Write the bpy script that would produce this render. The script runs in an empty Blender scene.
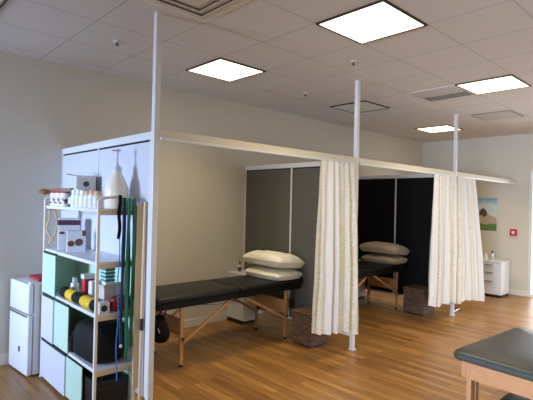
import bpy, bmesh, math, random
from mathutils import Vector, Matrix, noise
random.seed(4)
SC = bpy.context.scene
COL = SC.collection
PI = math.pi

# ------------------------------------------------------------------ materials
def srgb(r, g, b):
    f = lambda c: (c/255/12.92) if c/255 <= .04045 else ((c/255+.055)/1.055)**2.4
    return (f(r), f(g), f(b), 1)

def base_mat(name):
    m = bpy.data.materials.new(name); m.use_nodes = True
    nt = m.node_tree; b = nt.nodes['Principled BSDF']
    return m, nt, b

def mat(name, rgb, rough=.5, metal=0., var=.06, scale=8., bump=0., bscale=60., spec=.5, trans=0.):
    m, nt, b = base_mat(name)
    N, L = nt.nodes, nt.links
    tc = N.new('ShaderNodeTexCoord')
    nz = N.new('ShaderNodeTexNoise'); nz.inputs['Scale'].default_value = scale; nz.inputs['Detail'].default_value = 3
    L.new(tc.outputs['Object'], nz.inputs['Vector'])
    mx = N.new('ShaderNodeMix'); mx.data_type = 'RGBA'
    c = srgb(*rgb)
    mx.inputs[6].default_value = tuple(v*(1-var) for v in c[:3])+(1,)
    mx.inputs[7].default_value = tuple(min(1, v*(1+var)) for v in c[:3])+(1,)
    L.new(nz.outputs['Fac'], mx.inputs[0]); L.new(mx.outputs[2], b.inputs['Base Color'])
    b.inputs['Roughness'].default_value = rough; b.inputs['Metallic'].default_value = metal
    b.inputs['Specular IOR Level'].default_value = spec
    if trans: b.inputs['Transmission Weight'].default_value = trans
    if bump:
        n2 = N.new('ShaderNodeTexNoise'); n2.inputs['Scale'].default_value = bscale
        L.new(tc.outputs['Object'], n2.inputs['Vector'])
        bp = N.new('ShaderNodeBump'); bp.inputs['Strength'].default_value = bump; bp.inputs['Distance'].default_value = .01
        L.new(n2.outputs['Fac'], bp.inputs['Height']); L.new(bp.outputs['Normal'], b.inputs['Normal'])
    return m

def math_node(nt, op, a, b=None):
    n = nt.nodes.new('ShaderNodeMath'); n.operation = op
    for i, v in enumerate((a, b)):
        if v is None: continue
        if isinstance(v, (int, float)): n.inputs[i].default_value = v
        else: nt.links.new(v, n.inputs[i])
    return n.outputs[0]

def mat_floor():
    m, nt, b = base_mat('oak_floor'); N, L = nt.nodes, nt.links
    tc = N.new('ShaderNodeTexCoord'); sp = N.new('ShaderNodeSeparateXYZ'); L.new(tc.outputs['Object'], sp.inputs[0])
    cb = N.new('ShaderNodeCombineXYZ')
    L.new(sp.outputs['Y'], cb.inputs['X']); L.new(sp.outputs['X'], cb.inputs['Y'])
    def brick(c1, c2, mortar, w, h, ms):
        br = N.new('ShaderNodeTexBrick'); L.new(cb.outputs[0], br.inputs['Vector'])
        br.inputs['Color1'].default_value = c1; br.inputs['Color2'].default_value = c2; br.inputs['Mortar'].default_value = mortar
        br.inputs['Scale'].default_value = 1; br.inputs['Brick Width'].default_value = w; br.inputs['Row Height'].default_value = h
        br.inputs['Mortar Size'].default_value = ms; br.inputs['Bias'].default_value = 0; br.offset = .37
        return br
    br = brick(srgb(*FLOOR1), srgb(*FLOOR2), srgb(88, 58, 32), .93, .083, .0016)
    gr = N.new('ShaderNodeTexNoise'); gr.inputs['Scale'].default_value = 1; gr.inputs['Detail'].default_value = 5; gr.inputs['Distortion'].default_value = .6
    mp = N.new('ShaderNodeMapping'); mp.inputs['Scale'].default_value = (26, 1.6, 1); L.new(tc.outputs['Object'], mp.inputs['Vector']); L.new(mp.outputs[0], gr.inputs['Vector'])
    mr = N.new('ShaderNodeMapRange'); mr.inputs['From Min'].default_value = .3; mr.inputs['From Max'].default_value = .72
    mr.inputs['To Min'].default_value = .68; mr.inputs['To Max'].default_value = 1.22; L.new(gr.outputs['Fac'], mr.inputs[0])
    vm = N.new('ShaderNodeVectorMath'); vm.operation = 'SCALE'; L.new(br.outputs['Color'], vm.inputs[0]); L.new(mr.outputs[0], vm.inputs['Scale'])
    L.new(vm.outputs[0], b.inputs['Base Color'])
    b.inputs['Roughness'].default_value = .36; b.inputs['Specular IOR Level'].default_value = .42
    bp = N.new('ShaderNodeBump'); bp.inputs['Strength'].default_value = .12; bp.inputs['Distance'].default_value = .004
    L.new(gr.outputs['Fac'], bp.inputs['Height']); L.new(bp.outputs['Normal'], b.inputs['Normal'])
    return m

def mat_ceiling():
    m, nt, b = base_mat('ceiling_tile'); N, L = nt.nodes, nt.links
    tc = N.new('ShaderNodeTexCoord'); sp = N.new('ShaderNodeSeparateXYZ'); L.new(tc.outputs['Object'], sp.inputs[0])
    def line(o, off):
        t = math_node(nt, 'DIVIDE', math_node(nt, 'SUBTRACT', o, off), .61)
        fr = math_node(nt, 'FRACT', math_node(nt, 'ADD', t, .5))
        d = math_node(nt, 'ABSOLUTE', math_node(nt, 'SUBTRACT', fr, .5))
        return math_node(nt, 'LESS_THAN', d, .012)
    ln = math_node(nt, 'MAXIMUM', line(sp.outputs['X'], 2.655), line(sp.outputs['Y'], 2.32))
    nz = N.new('ShaderNodeTexNoise'); nz.inputs['Scale'].default_value = 120; L.new(tc.outputs['Object'], nz.inputs['Vector'])
    c = srgb(*CEIL)
    mx0 = N.new('ShaderNodeMix'); mx0.data_type = 'RGBA'
    mx0.inputs[6].default_value = tuple(v*.9 for v in c[:3])+(1,); mx0.inputs[7].default_value = tuple(v*1.06 for v in c[:3])+(1,)
    L.new(nz.outputs['Fac'], mx0.inputs[0])
    mx = N.new('ShaderNodeMix'); mx.data_type = 'RGBA'; L.new(ln, mx.inputs[0]); L.new(mx0.outputs[2], mx.inputs[6])
    mx.inputs[7].default_value = tuple(v*.74 for v in c[:3])+(1,)
    L.new(mx.outputs[2], b.inputs['Base Color']); b.inputs['Roughness'].default_value = .9
    return m

def mat_emit(name, rgb, strength):
    m, nt, b = base_mat(name); N, L = nt.nodes, nt.links
    b.inputs['Base Color'].default_value = (.8, .8, .8, 1)
    tc = N.new('ShaderNodeTexCoord')
    wv = N.new('ShaderNodeTexNoise'); wv.inputs['Scale'].default_value = 1; wv.inputs['Detail'].default_value = 1
    mp = N.new('ShaderNodeMapping'); mp.inputs['Scale'].default_value = (9, 3, 1); L.new(tc.outputs['Object'], mp.inputs[0]); L.new(mp.outputs[0], wv.inputs['Vector'])
    mr = N.new('ShaderNodeMapRange'); mr.inputs['From Min'].default_value = .35; mr.inputs['From Max'].default_value = .65
    mr.inputs['To Min'].default_value = .75*strength; mr.inputs['To Max'].default_value = 1.15*strength
    L.new(wv.outputs['Fac'], mr.inputs[0]); L.new(mr.outputs[0], b.inputs['Emission Strength'])
    b.inputs['Emission Color'].default_value = (*rgb, 1)
    return m

def mat_weave():
    m, nt, b = base_mat('brown_wicker'); N, L = nt.nodes, nt.links
    tc = N.new('ShaderNodeTexCoord')
    sp = N.new('ShaderNodeSeparateXYZ'); L.new(tc.outputs['Object'], sp.inputs[0])
    cb = N.new('ShaderNodeCombineXYZ'); L.new(math_node(nt, 'ADD', sp.outputs['X'], sp.outputs['Y']), cb.inputs['X']); L.new(sp.outputs['Z'], cb.inputs['Y'])
    br = N.new('ShaderNodeTexBrick'); L.new(cb.outputs[0], br.inputs['Vector'])
    br.inputs['Color1'].default_value = srgb(128, 100, 78); br.inputs['Color2'].default_value = srgb(92, 68, 52); br.inputs['Mortar'].default_value = srgb(50, 36, 28)
    br.inputs['Scale'].default_value = 1; br.inputs['Brick Width'].default_value = .05; br.inputs['Row Height'].default_value = .022; br.inputs['Mortar Size'].default_value = .003
    L.new(br.outputs['Color'], b.inputs['Base Color']); b.inputs['Roughness'].default_value = .7
    bp = N.new('ShaderNodeBump'); bp.inputs['Strength'].default_value = .6; bp.inputs['Distance'].default_value = .004
    L.new(br.outputs['Fac'], bp.inputs['Height']); bp.invert = True; L.new(bp.outputs['Normal'], b.inputs['Normal'])
    return m

def mat_wood(name, c1, c2, sc=(3, 30, 30), rough=.45):
    m, nt, b = base_mat(name); N, L = nt.nodes, nt.links
    tc = N.new('ShaderNodeTexCoord'); mp = N.new('ShaderNodeMapping'); mp.inputs['Scale'].default_value = sc
    L.new(tc.outputs['Object'], mp.inputs[0])
    nz = N.new('ShaderNodeTexNoise'); nz.inputs['Scale'].default_value = 1; nz.inputs['Detail'].default_value = 4; L.new(mp.outputs[0], nz.inputs['Vector'])
    mx = N.new('ShaderNodeMix'); mx.data_type = 'RGBA'; mx.inputs[6].default_value = srgb(*c1); mx.inputs[7].default_value = srgb(*c2)
    L.new(nz.outputs['Fac'], mx.inputs[0]); L.new(mx.outputs[2], b.inputs['Base Color']); b.inputs['Roughness'].default_value = rough
    return m

def mat_brocade():
    m, nt, b = base_mat('cream_brocade'); N, L = nt.nodes, nt.links
    tc = N.new('ShaderNodeTexCoord')
    mp = N.new('ShaderNodeMapping'); mp.inputs['Scale'].default_value = (30, 30, 30); L.new(tc.outputs['UV'], mp.inputs[0])
    vo = N.new('ShaderNodeTexVoronoi'); vo.inputs['Scale'].default_value = 1.4; L.new(mp.outputs[0], vo.inputs['Vector'])
    rp = N.new('ShaderNodeValToRGB'); rp.color_ramp.elements[0].color = srgb(212, 203, 182); rp.color_ramp.elements[1].color = srgb(228, 224, 214)
    rp.color_ramp.elements[0].position = .25; rp.color_ramp.elements[1].position = .55
    L.new(vo.outputs['Distance'], rp.inputs[0]); L.new(rp.outputs[0], b.inputs['Base Color'])
    b.inputs['Roughness'].default_value = .65
    bp = N.new('ShaderNodeBump'); bp.inputs['Strength'].default_value = .3; bp.inputs['Distance'].default_value = .006
    L.new(vo.outputs['Distance'], bp.inputs['Height']); L.new(bp.outputs['Normal'], b.inputs['Normal'])
    return m

LAMP, SPOT, SPREAD = 3.0, 13, 118
FLOOR1, FLOOR2 = (178, 129, 70), (138, 95, 48)
CEIL = (218, 212, 206)
M = dict(
    floor=None,
    wall=mat('wall_paint', (208, 202, 188), .85, var=.02, scale=2),
    trim=mat('trim_paint', (226, 220, 204), .5),
    white=mat('white_laminate', (222, 223, 226), .35, var=.02),
    white_door=mat('white_door_laminate', (208, 209, 220), .4, var=.02),
    mint=mat('mint_laminate', (190, 218, 198), .45, var=.03),
    alum=mat('white_aluminium', (222, 222, 220), .35, var=.02),
    rail=mat('rail_paint', (218, 208, 184), .55, var=.02),
    cream=mat('cream_enamel', (238, 230, 212), .4, var=.03),
    grey_felt=mat('grey_felt', (100, 98, 94), .95, var=.08, scale=60, bump=.2, bscale=300, spec=.2),
    black_felt=mat('black_felt', (24, 24, 26), .95, var=.1, scale=60, bump=.2, bscale=300, spec=.15),
    vinyl=mat('black_vinyl', (27, 27, 27), .45, var=.08, scale=30, bump=.08, bscale=250, spec=.32),
    dark_vinyl=mat('charcoal_vinyl', (56, 58, 56), .40, var=.06, scale=20, bump=.06, bscale=250, spec=.4),
    black_cloth=mat('black_nylon', (14, 14, 16), .7, var=.15, scale=30, bump=.2, bscale=120, spec=.3),
    black_plastic=mat('black_plastic', (15, 14, 14), .45),
    beech=mat_wood('beech_wood', (200, 156, 104), (172, 124, 78)),
    tan_wood=mat_wood('tan_wood', (178, 132, 92), (152, 106, 70)),
    pine=mat_wood('pale_pine', (232, 208, 170), (214, 184, 140), (30, 30, 3)),
    brown_wood=mat_wood('brown_turned_wood', (176, 124, 76), (140, 92, 52)),
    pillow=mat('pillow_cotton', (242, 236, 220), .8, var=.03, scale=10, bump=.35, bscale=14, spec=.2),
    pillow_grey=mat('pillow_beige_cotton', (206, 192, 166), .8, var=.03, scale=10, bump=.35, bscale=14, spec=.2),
    sheer=mat('white_curtain_cloth', (228, 227, 224), .75, var=.02, bump=.15, bscale=200, spec=.2),
    chrome=mat('chrome', (205, 205, 205), .2, 1.),
    dark_metal=mat('dark_metal', (70, 62, 52), .4, .6),
    off_lens=mat('unlit_lens', (206, 214, 208), .15, var=.15, scale=6, spec=.8),
    vent=mat('vent_metal', (214, 206, 194), .4, .1),
    duct=mat('duct_dark', (150, 140, 128), .7),
    red=mat('red_plastic', (196, 34, 44), .4),
    dark_red=mat('red_cover', (168, 42, 52), .6),
    purple=mat('plum_print', (92, 52, 72), .5),
    brown_print=mat('brown_print', (112, 66, 48), .6, var=.4, scale=60),
    yellow=mat('yellow_vinyl', (230, 190, 40), .5),
    green=mat('green_latex', (8, 112, 80), .45, var=.15, scale=20),
    deep_green=mat('deep_green_print', (20, 96, 72), .5),
    teal=mat('teal_plastic', (40, 148, 150), .5),
    navy=mat('navy_webbing', (34, 46, 110), .6),
    blue=mat('blue_cord', (84, 128, 214), .5),
    beige_box=mat('beige_cardboard', (196, 184, 176), .7),
    lid_box=mat('grey_cardboard', (204, 196, 190), .7),
    bottle_white=mat('white_bottle_plastic', (240, 236, 228), .35, var=.03),
    jug=mat('translucent_jug_plastic', (244, 236, 218), .3, var=.04),
    bottle_dark=mat('dark_green_glass', (24, 52, 44), .2),
    tan_print=mat('tan_label', (214, 176, 140), .6, var=.2, scale=60),
    silver=mat('silver_bottle', (214, 214, 216), .3, .5),
    rope=mat('tan_rope', (206, 178, 136), .8),
    handle=mat('grey_handle', (150, 140, 126), .35, .6),
    sky=None, grass=mat('poster_green', (96, 128, 64), .6, var=.35, scale=30),
    rock=mat('poster_stone', (190, 170, 150), .6, var=.3, scale=40),
    rock_dark=mat('poster_dark_brown', (92, 74, 62), .6, var=.3, scale=40),
    glass=None,
)
M['floor'] = mat_floor(); M['ceiling'] = mat_ceiling(); M['wicker'] = mat_weave(); M['brocade'] = mat_brocade()
M['lamp'] = mat_emit('troffer_lens', (1, .86, .60), LAMP)

def mat_poster_sky():
    m, nt, b = base_mat('poster_sky_print'); N, L = nt.nodes, nt.links
    tc = N.new('ShaderNodeTexCoord'); sp = N.new('ShaderNodeSeparateXYZ'); L.new(tc.outputs['Object'], sp.inputs[0])
    nz = N.new('ShaderNodeTexNoise'); nz.inputs['Scale'].default_value = 7; L.new(tc.outputs['Object'], nz.inputs['Vector'])
    t = math_node(nt, 'ADD', math_node(nt, 'MULTIPLY', sp.outputs['Z'], 1.9), math_node(nt, 'MULTIPLY', nz.outputs['Fac'], .35))
    rp = N.new('ShaderNodeValToRGB'); e = rp.color_ramp.elements
    e[0].position = .45; e[0].color = srgb(206, 220, 226); e[1].position = 1.25; e[1].color = srgb(48, 118, 178)
    x = e.new(.75); x.color = srgb(104, 164, 206)
    L.new(t, rp.inputs[0]); L.new(rp.outputs[0], b.inputs['Base Color']); b.inputs['Roughness'].default_value = .4
    return m
M['sky'] = mat_poster_sky()
def mat_jar_label():
    m, nt, b = base_mat('printed_jar_label'); N, L = nt.nodes, nt.links
    tc = N.new('ShaderNodeTexCoord'); nz = N.new('ShaderNodeTexNoise'); nz.inputs['Scale'].default_value = 22; nz.inputs['Detail'].default_value = 1
    L.new(tc.outputs['Object'], nz.inputs['Vector'])
    rp = N.new('ShaderNodeValToRGB'); rp.color_ramp.interpolation = 'CONSTANT'; e = rp.color_ramp.elements
    e[0].color = srgb(92, 56, 52); e[1].position = .47; e[1].color = srgb(226, 220, 214); x = e.new(.66); x.color = srgb(176, 130, 110)
    L.new(nz.outputs['Fac'], rp.inputs[0]); L.new(rp.outputs[0], b.inputs['Base Color']); b.inputs['Roughness'].default_value = .5
    return m
M['jar_label'] = mat_jar_label()
def mat_glass():
    m, nt, b = base_mat('clear_glass'); N, L = nt.nodes, nt.links
    N.remove(b); out = N['Material Output']
    tr = N.new('ShaderNodeBsdfTransparent'); gl = N.new('ShaderNodeBsdfGlossy'); gl.inputs['Roughness'].default_value = .02
    fr = N.new('ShaderNodeFresnel'); fr.inputs['IOR'].default_value = 1.45
    mx = N.new('ShaderNodeMixShader'); L.new(fr.outputs[0], mx.inputs[0]); L.new(tr.outputs[0], mx.inputs[1]); L.new(gl.outputs[0], mx.inputs[2])
    L.new(mx.outputs[0], out.inputs['Surface'])
    return m
M['glass'] = mat_glass()

# ------------------------------------------------------------------ geometry helpers
class B:
    """Collects shapes (world coordinates, or local ones) into ONE mesh."""
    def __init__(s): s.bm = bmesh.new(); s.mi = 0; s.uv = s.bm.loops.layers.uv.new('UVMap')
    def _paint(s, faces):
        for f in faces: f.material_index = s.mi
    def box(s, x0, x1, y0, y1, z0, z1, bev=0., seg=2, rot=None):
        g = bmesh.ops.create_cube(s.bm, size=1)
        vs = g['verts']
        for v in vs:
            v.co = Vector((x0+(v.co.x+.5)*(x1-x0), y0+(v.co.y+.5)*(y1-y0), z0+(v.co.z+.5)*(z1-z0)))
        if rot:
            c = Vector(((x0+x1)/2, (y0+y1)/2, (z0+z1)/2))
            bmesh.ops.rotate(s.bm, verts=vs, cent=c, matrix=Matrix.Rotation(rot, 3, 'Z'))
        fs = set(f for v in vs for f in v.link_faces)
        s._paint(fs)
        if bev:
            es = list(set(e for v in vs for e in v.link_edges))
            r = bmesh.ops.bevel(s.bm, geom=es, offset=bev, segments=seg, affect='EDGES', profile=.5, clamp_overlap=True)
            s._paint(r['faces'])
        return s
    def bar(s, p, q, w, h, up=(0, 0, 1), bev=0.):
        """square-section bar from p to q; w across, h along 'up'"""
        p, q = Vector(p), Vector(q); d = (q-p).normalized(); u = Vector(up)
        r = d.cross(u)
        if r.length < 1e-4: r = d.cross(Vector((1, 0, 0)))
        r.normalize(); u = r.cross(d).normalized()
        vs = []
        for e in (p, q):
            for a, b in ((-1, -1), (1, -1), (1, 1), (-1, 1)):
                vs.append(s.bm.verts.new(e+r*a*w/2+u*b*h/2))
        fs = [s.bm.faces.new([vs[i] for i in f]) for f in ((3, 2, 1, 0), (4, 5, 6, 7), (0, 1, 5, 4), (1, 2, 6, 5), (2, 3, 7, 6), (3, 0, 4, 7))]
        s._paint(fs)
        if bev:
            es = list(set(e for f in fs for e in f.edges))
            rr = bmesh.ops.bevel(s.bm, geom=es, offset=bev, segments=2, affect='EDGES', profile=.5); s._paint(rr['faces'])
        return s
    def lathe(s, c, prof, n=20, axis='Z'):
        c = Vector(c); rings = []
        for r, h in prof:
            ring = []
            for k in range(n):
                a = 2*PI*k/n
                v = Vector((r*math.cos(a), r*math.sin(a), h))
                if axis == 'X': v = Vector((v.z, v.x, v.y))
                if axis == 'Y': v = Vector((v.y, v.z, v.x))
                ring.append(s.bm.verts.new(c+v))
            rings.append(ring)
        fs = []
        for a, b in zip(rings, rings[1:]):
            for k in range(n): fs.append(s.bm.faces.new((a[k], a[(k+1) % n], b[(k+1) % n], b[k])))
        fs.append(s.bm.faces.new(rings[0][::-1])); fs.append(s.bm.faces.new(rings[-1]))
        s._paint(fs); return s
    def tube(s, pts, r, n=8):
        pts = [Vector(p) for p in pts]; rings = []
        up = Vector((0.13, .21, 1)).normalized()
        for i, p in enumerate(pts):
            d = (pts[min(i+1, len(pts)-1)]-pts[max(i-1, 0)]).normalized()
            a = d.cross(up)
            if a.length < .05: a = d.cross(Vector((1, 0, 0)))
            a.normalize(); b = d.cross(a)
            rr = r[i] if isinstance(r, (list, tuple)) else r
            rings.append([s.bm.verts.new(p+a*rr*math.cos(2*PI*k/n)+b*rr*math.sin(2*PI*k/n)) for k in range(n)])
        fs = []
        for a, b in zip(rings, rings[1:]):
            for k in range(n): fs.append(s.bm.faces.new((a[k], a[(k+1) % n], b[(k+1) % n], b[k])))
        fs.append(s.bm.faces.new(rings[0][::-1])); fs.append(s.bm.faces.new(rings[-1]))
        s._paint(fs); return s
    def ribbon(s, pts, w, t=.004, side=(1, 0, 0)):
        """a flat strap through pts, w wide along 'side', t thick"""
        pts = [Vector(p) for p in pts]; sd = Vector(side).normalized(); rings = []
        for i, p in enumerate(pts):
            d = (pts[min(i+1, len(pts)-1)]-pts[max(i-1, 0)]).normalized()
            n = d.cross(sd).normalized()
            rings.append([s.bm.verts.new(p+sd*a*w/2+n*b*t/2) for a, b in ((-1, -1), (1, -1), (1, 1), (-1, 1))])
        fs = []
        for a, b in zip(rings, rings[1:]):
            for k in range(4): fs.append(s.bm.faces.new((a[k], a[(k+1) % 4], b[(k+1) % 4], b[k])))
        fs.append(s.bm.faces.new(rings[0][::-1])); fs.append(s.bm.faces.new(rings[-1]))
        s._paint(fs); return s
    def grid(s, fn, nu, nv, closed=False):
        vs = [[s.bm.verts.new(fn(i/nu, j/nv)) for j in range(nv+1)] for i in range(nu+1)]
        for i in range(nu):
            for j in range(nv):
                f = s.bm.faces.new((vs[i][j], vs[i+1][j], vs[i+1][j+1], vs[i][j+1])); f.material_index = s.mi
                for l, (a, b) in zip(f.loops, ((i, j), (i+1, j), (i+1, j+1), (i, j+1))): l[s.uv].uv = (a/nu, b/nv)
        return s
    def build(s, name, mats, parent=None, smooth=False, local=False, thick=0., loc=None):
        """one mesh object; world coordinates are moved into the frame of the thing's base"""
        bmesh.ops.remove_doubles(s.bm, verts=s.bm.verts[:], dist=1e-6)
        if thick:
            bmesh.ops.solidify(s.bm, geom=s.bm.faces[:], thickness=thick)
        bmesh.ops.recalc_face_normals(s.bm, faces=s.bm.faces[:])
        org = Vector((0, 0, 0))
        if parent is not None and not local:
            r = parent
            while r.parent: r = r.parent
            org = r.location.copy()
        elif loc is not None: org = Vector(loc)
        if not local:
            for v in s.bm.verts: v.co -= org
        me = bpy.data.meshes.new(name); s.bm.to_mesh(me); s.bm.free()
        if not isinstance(mats, (list, tuple)): mats = [mats]
        for m in mats: me.materials.append(M[m] if isinstance(m, str) else m)
        for p in me.polygons: p.use_smooth = smooth
        if smooth:
            try: me.set_sharp_from_angle(angle=math.radians(40))
            except Exception: pass
        o = bpy.data.objects.new(name, me); COL.objects.link(o)
        if parent is not None: o.parent = parent
        elif loc is not None: o.location = loc
        return o

def tag(o, label, cat, group=None):
    o['label'] = label; o['category'] = cat
    if group: o['group'] = group
    return o
def thing(name, label, cat, loc, group=None, rz=0.):
    o = bpy.data.objects.new(name, None); o.empty_display_size = .05; COL.objects.link(o)
    o.location = loc; o.rotation_euler = (0, 0, rz)
    return tag(o, label, cat, group)
def struct(o): o['kind'] = 'structure'; return o
def dup(root, delta, label=None, group=None):
    r = root.copy(); COL.objects.link(r); r.location = root.location+Vector(delta)
    if label: r['label'] = label
    if group: r['group'] = group
    def rec(src, dst):
        for ch in list(src.children):
            c = ch.copy(); COL.objects.link(c); c.parent = dst; rec(ch, c)
    rec(root, r)
    return r

# ------------------------------------------------------------------ setting
X0, X1, Y0, Y1, ZC = -3.2, 9.35, -3.6, 4.96, 3.05
struct(B().box(X0, X1, Y0, Y1, -.06, 0).build('floor', 'floor'))
struct(B().box(X0, X1, Y0, Y1, ZC, ZC+.06).build('ceiling', 'ceiling'))
struct(B().box(X0-.1, X1+.1, Y1, Y1+.12, -.06, ZC+.06).build('wall_left', 'wall'))
def wall_with_holes(name, axis, at, t, lo, hi, holes):
    """wall across 'axis' at coordinate at..at+t, from lo to hi, rectangular holes (a0,a1,z0,z1)"""
    b = B()
    def bx(a0, a1, z0, z1):
        if a1-a0 < 1e-4 or z1-z0 < 1e-4: return
        if axis == 'X': b.box(at, at+t, a0, a1, z0, z1)
        else: b.box(a0, a1, at, at+t, z0, z1)
    a = lo
    for h in holes:
        bx(a, h[0], -.06, ZC+.06); bx(h[0], h[1], -.06, h[2]); bx(h[0], h[1], h[3], ZC+.06); a = h[1]
    bx(a, hi, -.06, ZC+.06)
    return struct(b.build(name, 'wall'))
FARW = (.6, 2.80, .0, 2.36)
BACKW = [(-1.2, 1.0, .5, 2.4), (3.7, 4.9, .9, 2.5)]  # first opening is added to light the curtains and far wall
SIDEW = [(-1.5, 1.5, .5, 2.4), (4.4, 8.2, .5, 2.4)]
wall_with_holes('wall_far', 'X', X1, .12, Y0-.1, Y1+.1, [FARW])
wall_with_holes('wall_back', 'X', X0-.12, .12, Y0-.1, Y1+.1, BACKW)
wall_with_holes('wall_right', 'Y', Y0-.12, .12, X0-.1, X1+.1, SIDEW)
# glazed shopfront opening in the far wall, only its edge is in the photo
b = B()
y0, y1, z0, z1 = FARW
for a in (y0+.025, y1-.025, (y0+y1)/2): b.box(X1+.02, X1+.09, a-.025, a+.025, z0+.04, z1-.05)
b.box(X1+.02, X1+.09, y0, y1, z1-.05, z1-.001); b.box(X1+.02, X1+.09, y0, y1, z0, z0+.04)
w1 = struct(b.build('window_1', 'alum'))
B().box(X1+.05, X1+.056, y0+.05, y1-.05, z0+.04, z1-.05).build('pane', 'glass', w1)
# baseboards
struct(B().box(X0, X1, Y1-.014, Y1, 0, .1, .003).build('baseboard_left', 'trim'))
struct(B().box(X1-.014, X1, FARW[1], Y1, 0, .1, .003).build('baseboard_far', 'trim'))

# ------------------------------------------------------------------ ceiling fittings
def area(name, loc, rot, sx, sy, power, col):
    l = bpy.data.lights.new(name, 'AREA'); l.shape = 'RECTANGLE'; l.size = sx; l.size_y = sy; l.energy = power; l.color = col
    o = bpy.data.objects.new(name, l); o.location = loc; o.rotation_euler = rot; COL.objects.link(o); return o

def tile(ix, iy): return 2.655+.61*ix, 2.32+.61*iy      # near corner of a ceiling tile
def troffer(ix, iy, label, lit):
    x, y = tile(ix, iy); t = thing('ceiling_light', label, 'ceiling light', (x+.305, y+.305, ZC), 'recessed ceiling lights')
    b = B(); z0, z1 = ZC-.012, ZC
    w = .016
    b.box(x, x+.61, y, y+w, z0, z1); b.box(x, x+.61, y+.61-w, y+.61, z0, z1)
    b.box(x, x+w, y+w, y+.61-w, z0, z1); b.box(x+.61-w, x+.61, y+w, y+.61-w, z0, z1)
    b.build('light_frame', 'dark_metal', t)
    B().box(x+w, x+.61-w, y+w, y+.61-w, ZC-.008, ZC-.001).build('diffuser', 'lamp' if lit else 'off_lens', t)
    if lit:
        l = area('lamp_tubes', (x+.305, y+.305, ZC-.014), (0, 0, 0), .572, .572, SPOT, (1, .85, .55)); l.data.spread = math.radians(SPREAD)
    return t
troffer(0, -1, 'large lit square ceiling light nearest the front, top centre of the view', True)
troffer(0, 2, 'lit square ceiling light above the near treatment bay, left of the tall middle post', True)
troffer(4, -1, 'lit square ceiling light at the right edge beside the slatted air vent', True)
troffer(8, 2, 'small distant lit ceiling light behind the farthest post', True)
troffer(8, -2, 'added unseen ceiling light brightening the far wall, beyond the right edge of the view', True)  # extra lamp added out of view to brighten the far wall
troffer(8, -4, 'added unseen ceiling light by the glazed opening, beyond the right edge of the view', True)  # another added lamp, unseen, lifting the light at the far end
troffer(4, 2, 'unlit greyish square ceiling light crossed by the middle post', False)
troffer(-4, 2, 'dark unlit ceiling light cut off in the top left corner', False)

def diffuser_vent(ix, iy, label, name='ceiling_air_diffuser'):
    x, y = tile(ix, iy); c = (x+.305, y+.305)
    t = thing(name, label, 'air vent', (c[0], c[1], ZC))
    b = B()
    def ring(h0, h1, za, zb, zt=.004):
        # sloping square ring from half-size h0 at za to h1 at zb
        q = [(-1, -1), (1, -1), (1, 1), (-1, 1)]
        for k in range(4):
            a, d = q[k], q[(k+1) % 4]
            p = [Vector((c[0]+a[0]*h0, c[1]+a[1]*h0, za)), Vector((c[0]+d[0]*h0, c[1]+d[1]*h0, za)),
                 Vector((c[0]+d[0]*h1, c[1]+d[1]*h1, zb)), Vector((c[0]+a[0]*h1, c[1]+a[1]*h1, zb))]
            lo = [b.bm.verts.new(v) for v in p]; hi = [b.bm.verts.new(v+Vector((0, 0, zt))) for v in p]
            b.bm.faces.new(lo); b.bm.faces.new(hi[::-1])
            for i in range(4): b.bm.faces.new((lo[i], hi[i], hi[(i+1) % 4], lo[(i+1) % 4]))
    ring(.305, .265, ZC-.006, ZC-.008)
    b.build('diffuser_rim', 'trim', t)
    b = B()
    for h in (.264, .198, .132): ring(h, h-.068, ZC-.007, ZC-.022)
    b.box(c[0]-.066, c[0]+.066, c[1]-.066, c[1]+.066, ZC-.02, ZC-.016)
    b.build('louver', 'vent', t)
    B().box(c[0]-.262, c[0]+.262, c[1]-.262, c[1]+.262, ZC-.003, ZC-.0005).build('duct_opening', 'duct', t)
    return t
diffuser_vent(-2, 0, 'square stepped air diffuser in the ceiling above the tall left post')
# slatted supply vent
x, y = tile(4, 0)
t = thing('ceiling_air_vent', 'slatted metal supply vent touching the lit ceiling light at right', 'air vent', (x+.305, y+.305, ZC))
b = B()
for a0, a1, b0, b1 in ((0, .61, 0, .03), (0, .61, .58, .61), (0, .03, .03, .58), (.58, .61, .03, .58)): b.box(x+a0, x+a1, y+b0, y+b1, ZC-.012, ZC)
b.build('vent_frame', 'vent', t)
b = B()
for k in range(8):
    xx = x+.06+.07*k
    b.bar((xx, y+.03, ZC-.014), (xx, y+.58, ZC-.014), .062, .004, up=(.3 if k < 4 else -.3, 0, .9))
b.build('louver', 'vent', t)
B().box(x+.03, x+.58, y+.03, y+.58, ZC-.003, ZC-.0005).build('duct_opening', 'duct', t)
# flat return grille
x, y = tile(7, 0)
t = thing('ceiling_return_grille', 'flat grey return air grille in the ceiling near the far right wall', 'air vent', (x+.305, y+.305, ZC))
b = B(); b.box(x+.02, x+.59, y+.02, y+.59, ZC-.008, ZC)
b.build('grille_plate', 'handle', t)
b = B()
for k in range(20): b.box(x+.05, x+.56, y+.05+.026*k, y+.062+.026*k, ZC-.012, ZC-.008)
b.build('grille_slats', 'vent', t)
# sprinkler heads
for (sx, sy), lb in (((1.75, 3.856), 'small sprinkler head in the ceiling left of the tall left post'),
                     ((3.62, 2.66), 'small white sprinkler head in the ceiling below the large front light'),
                     ((4.27, 3.875), 'small sprinkler head in the ceiling left of the middle post')):
    t = thing('sprinkler_head', lb, 'sprinkler', (sx, sy, ZC), 'ceiling sprinklers')
    B().lathe((sx, sy, ZC), [(.036, 0), (.036, -.004), (.024, -.012), (.012, -.014)], 16).build('escutcheon', 'alum', t, True)
    b = B(); b.lathe((sx, sy, ZC), [(.007, -.012), (.007, -.035), (.016, -.036), (.016, -.039)], 10); b.build('nozzle', 'dark_metal', t, True)

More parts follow.
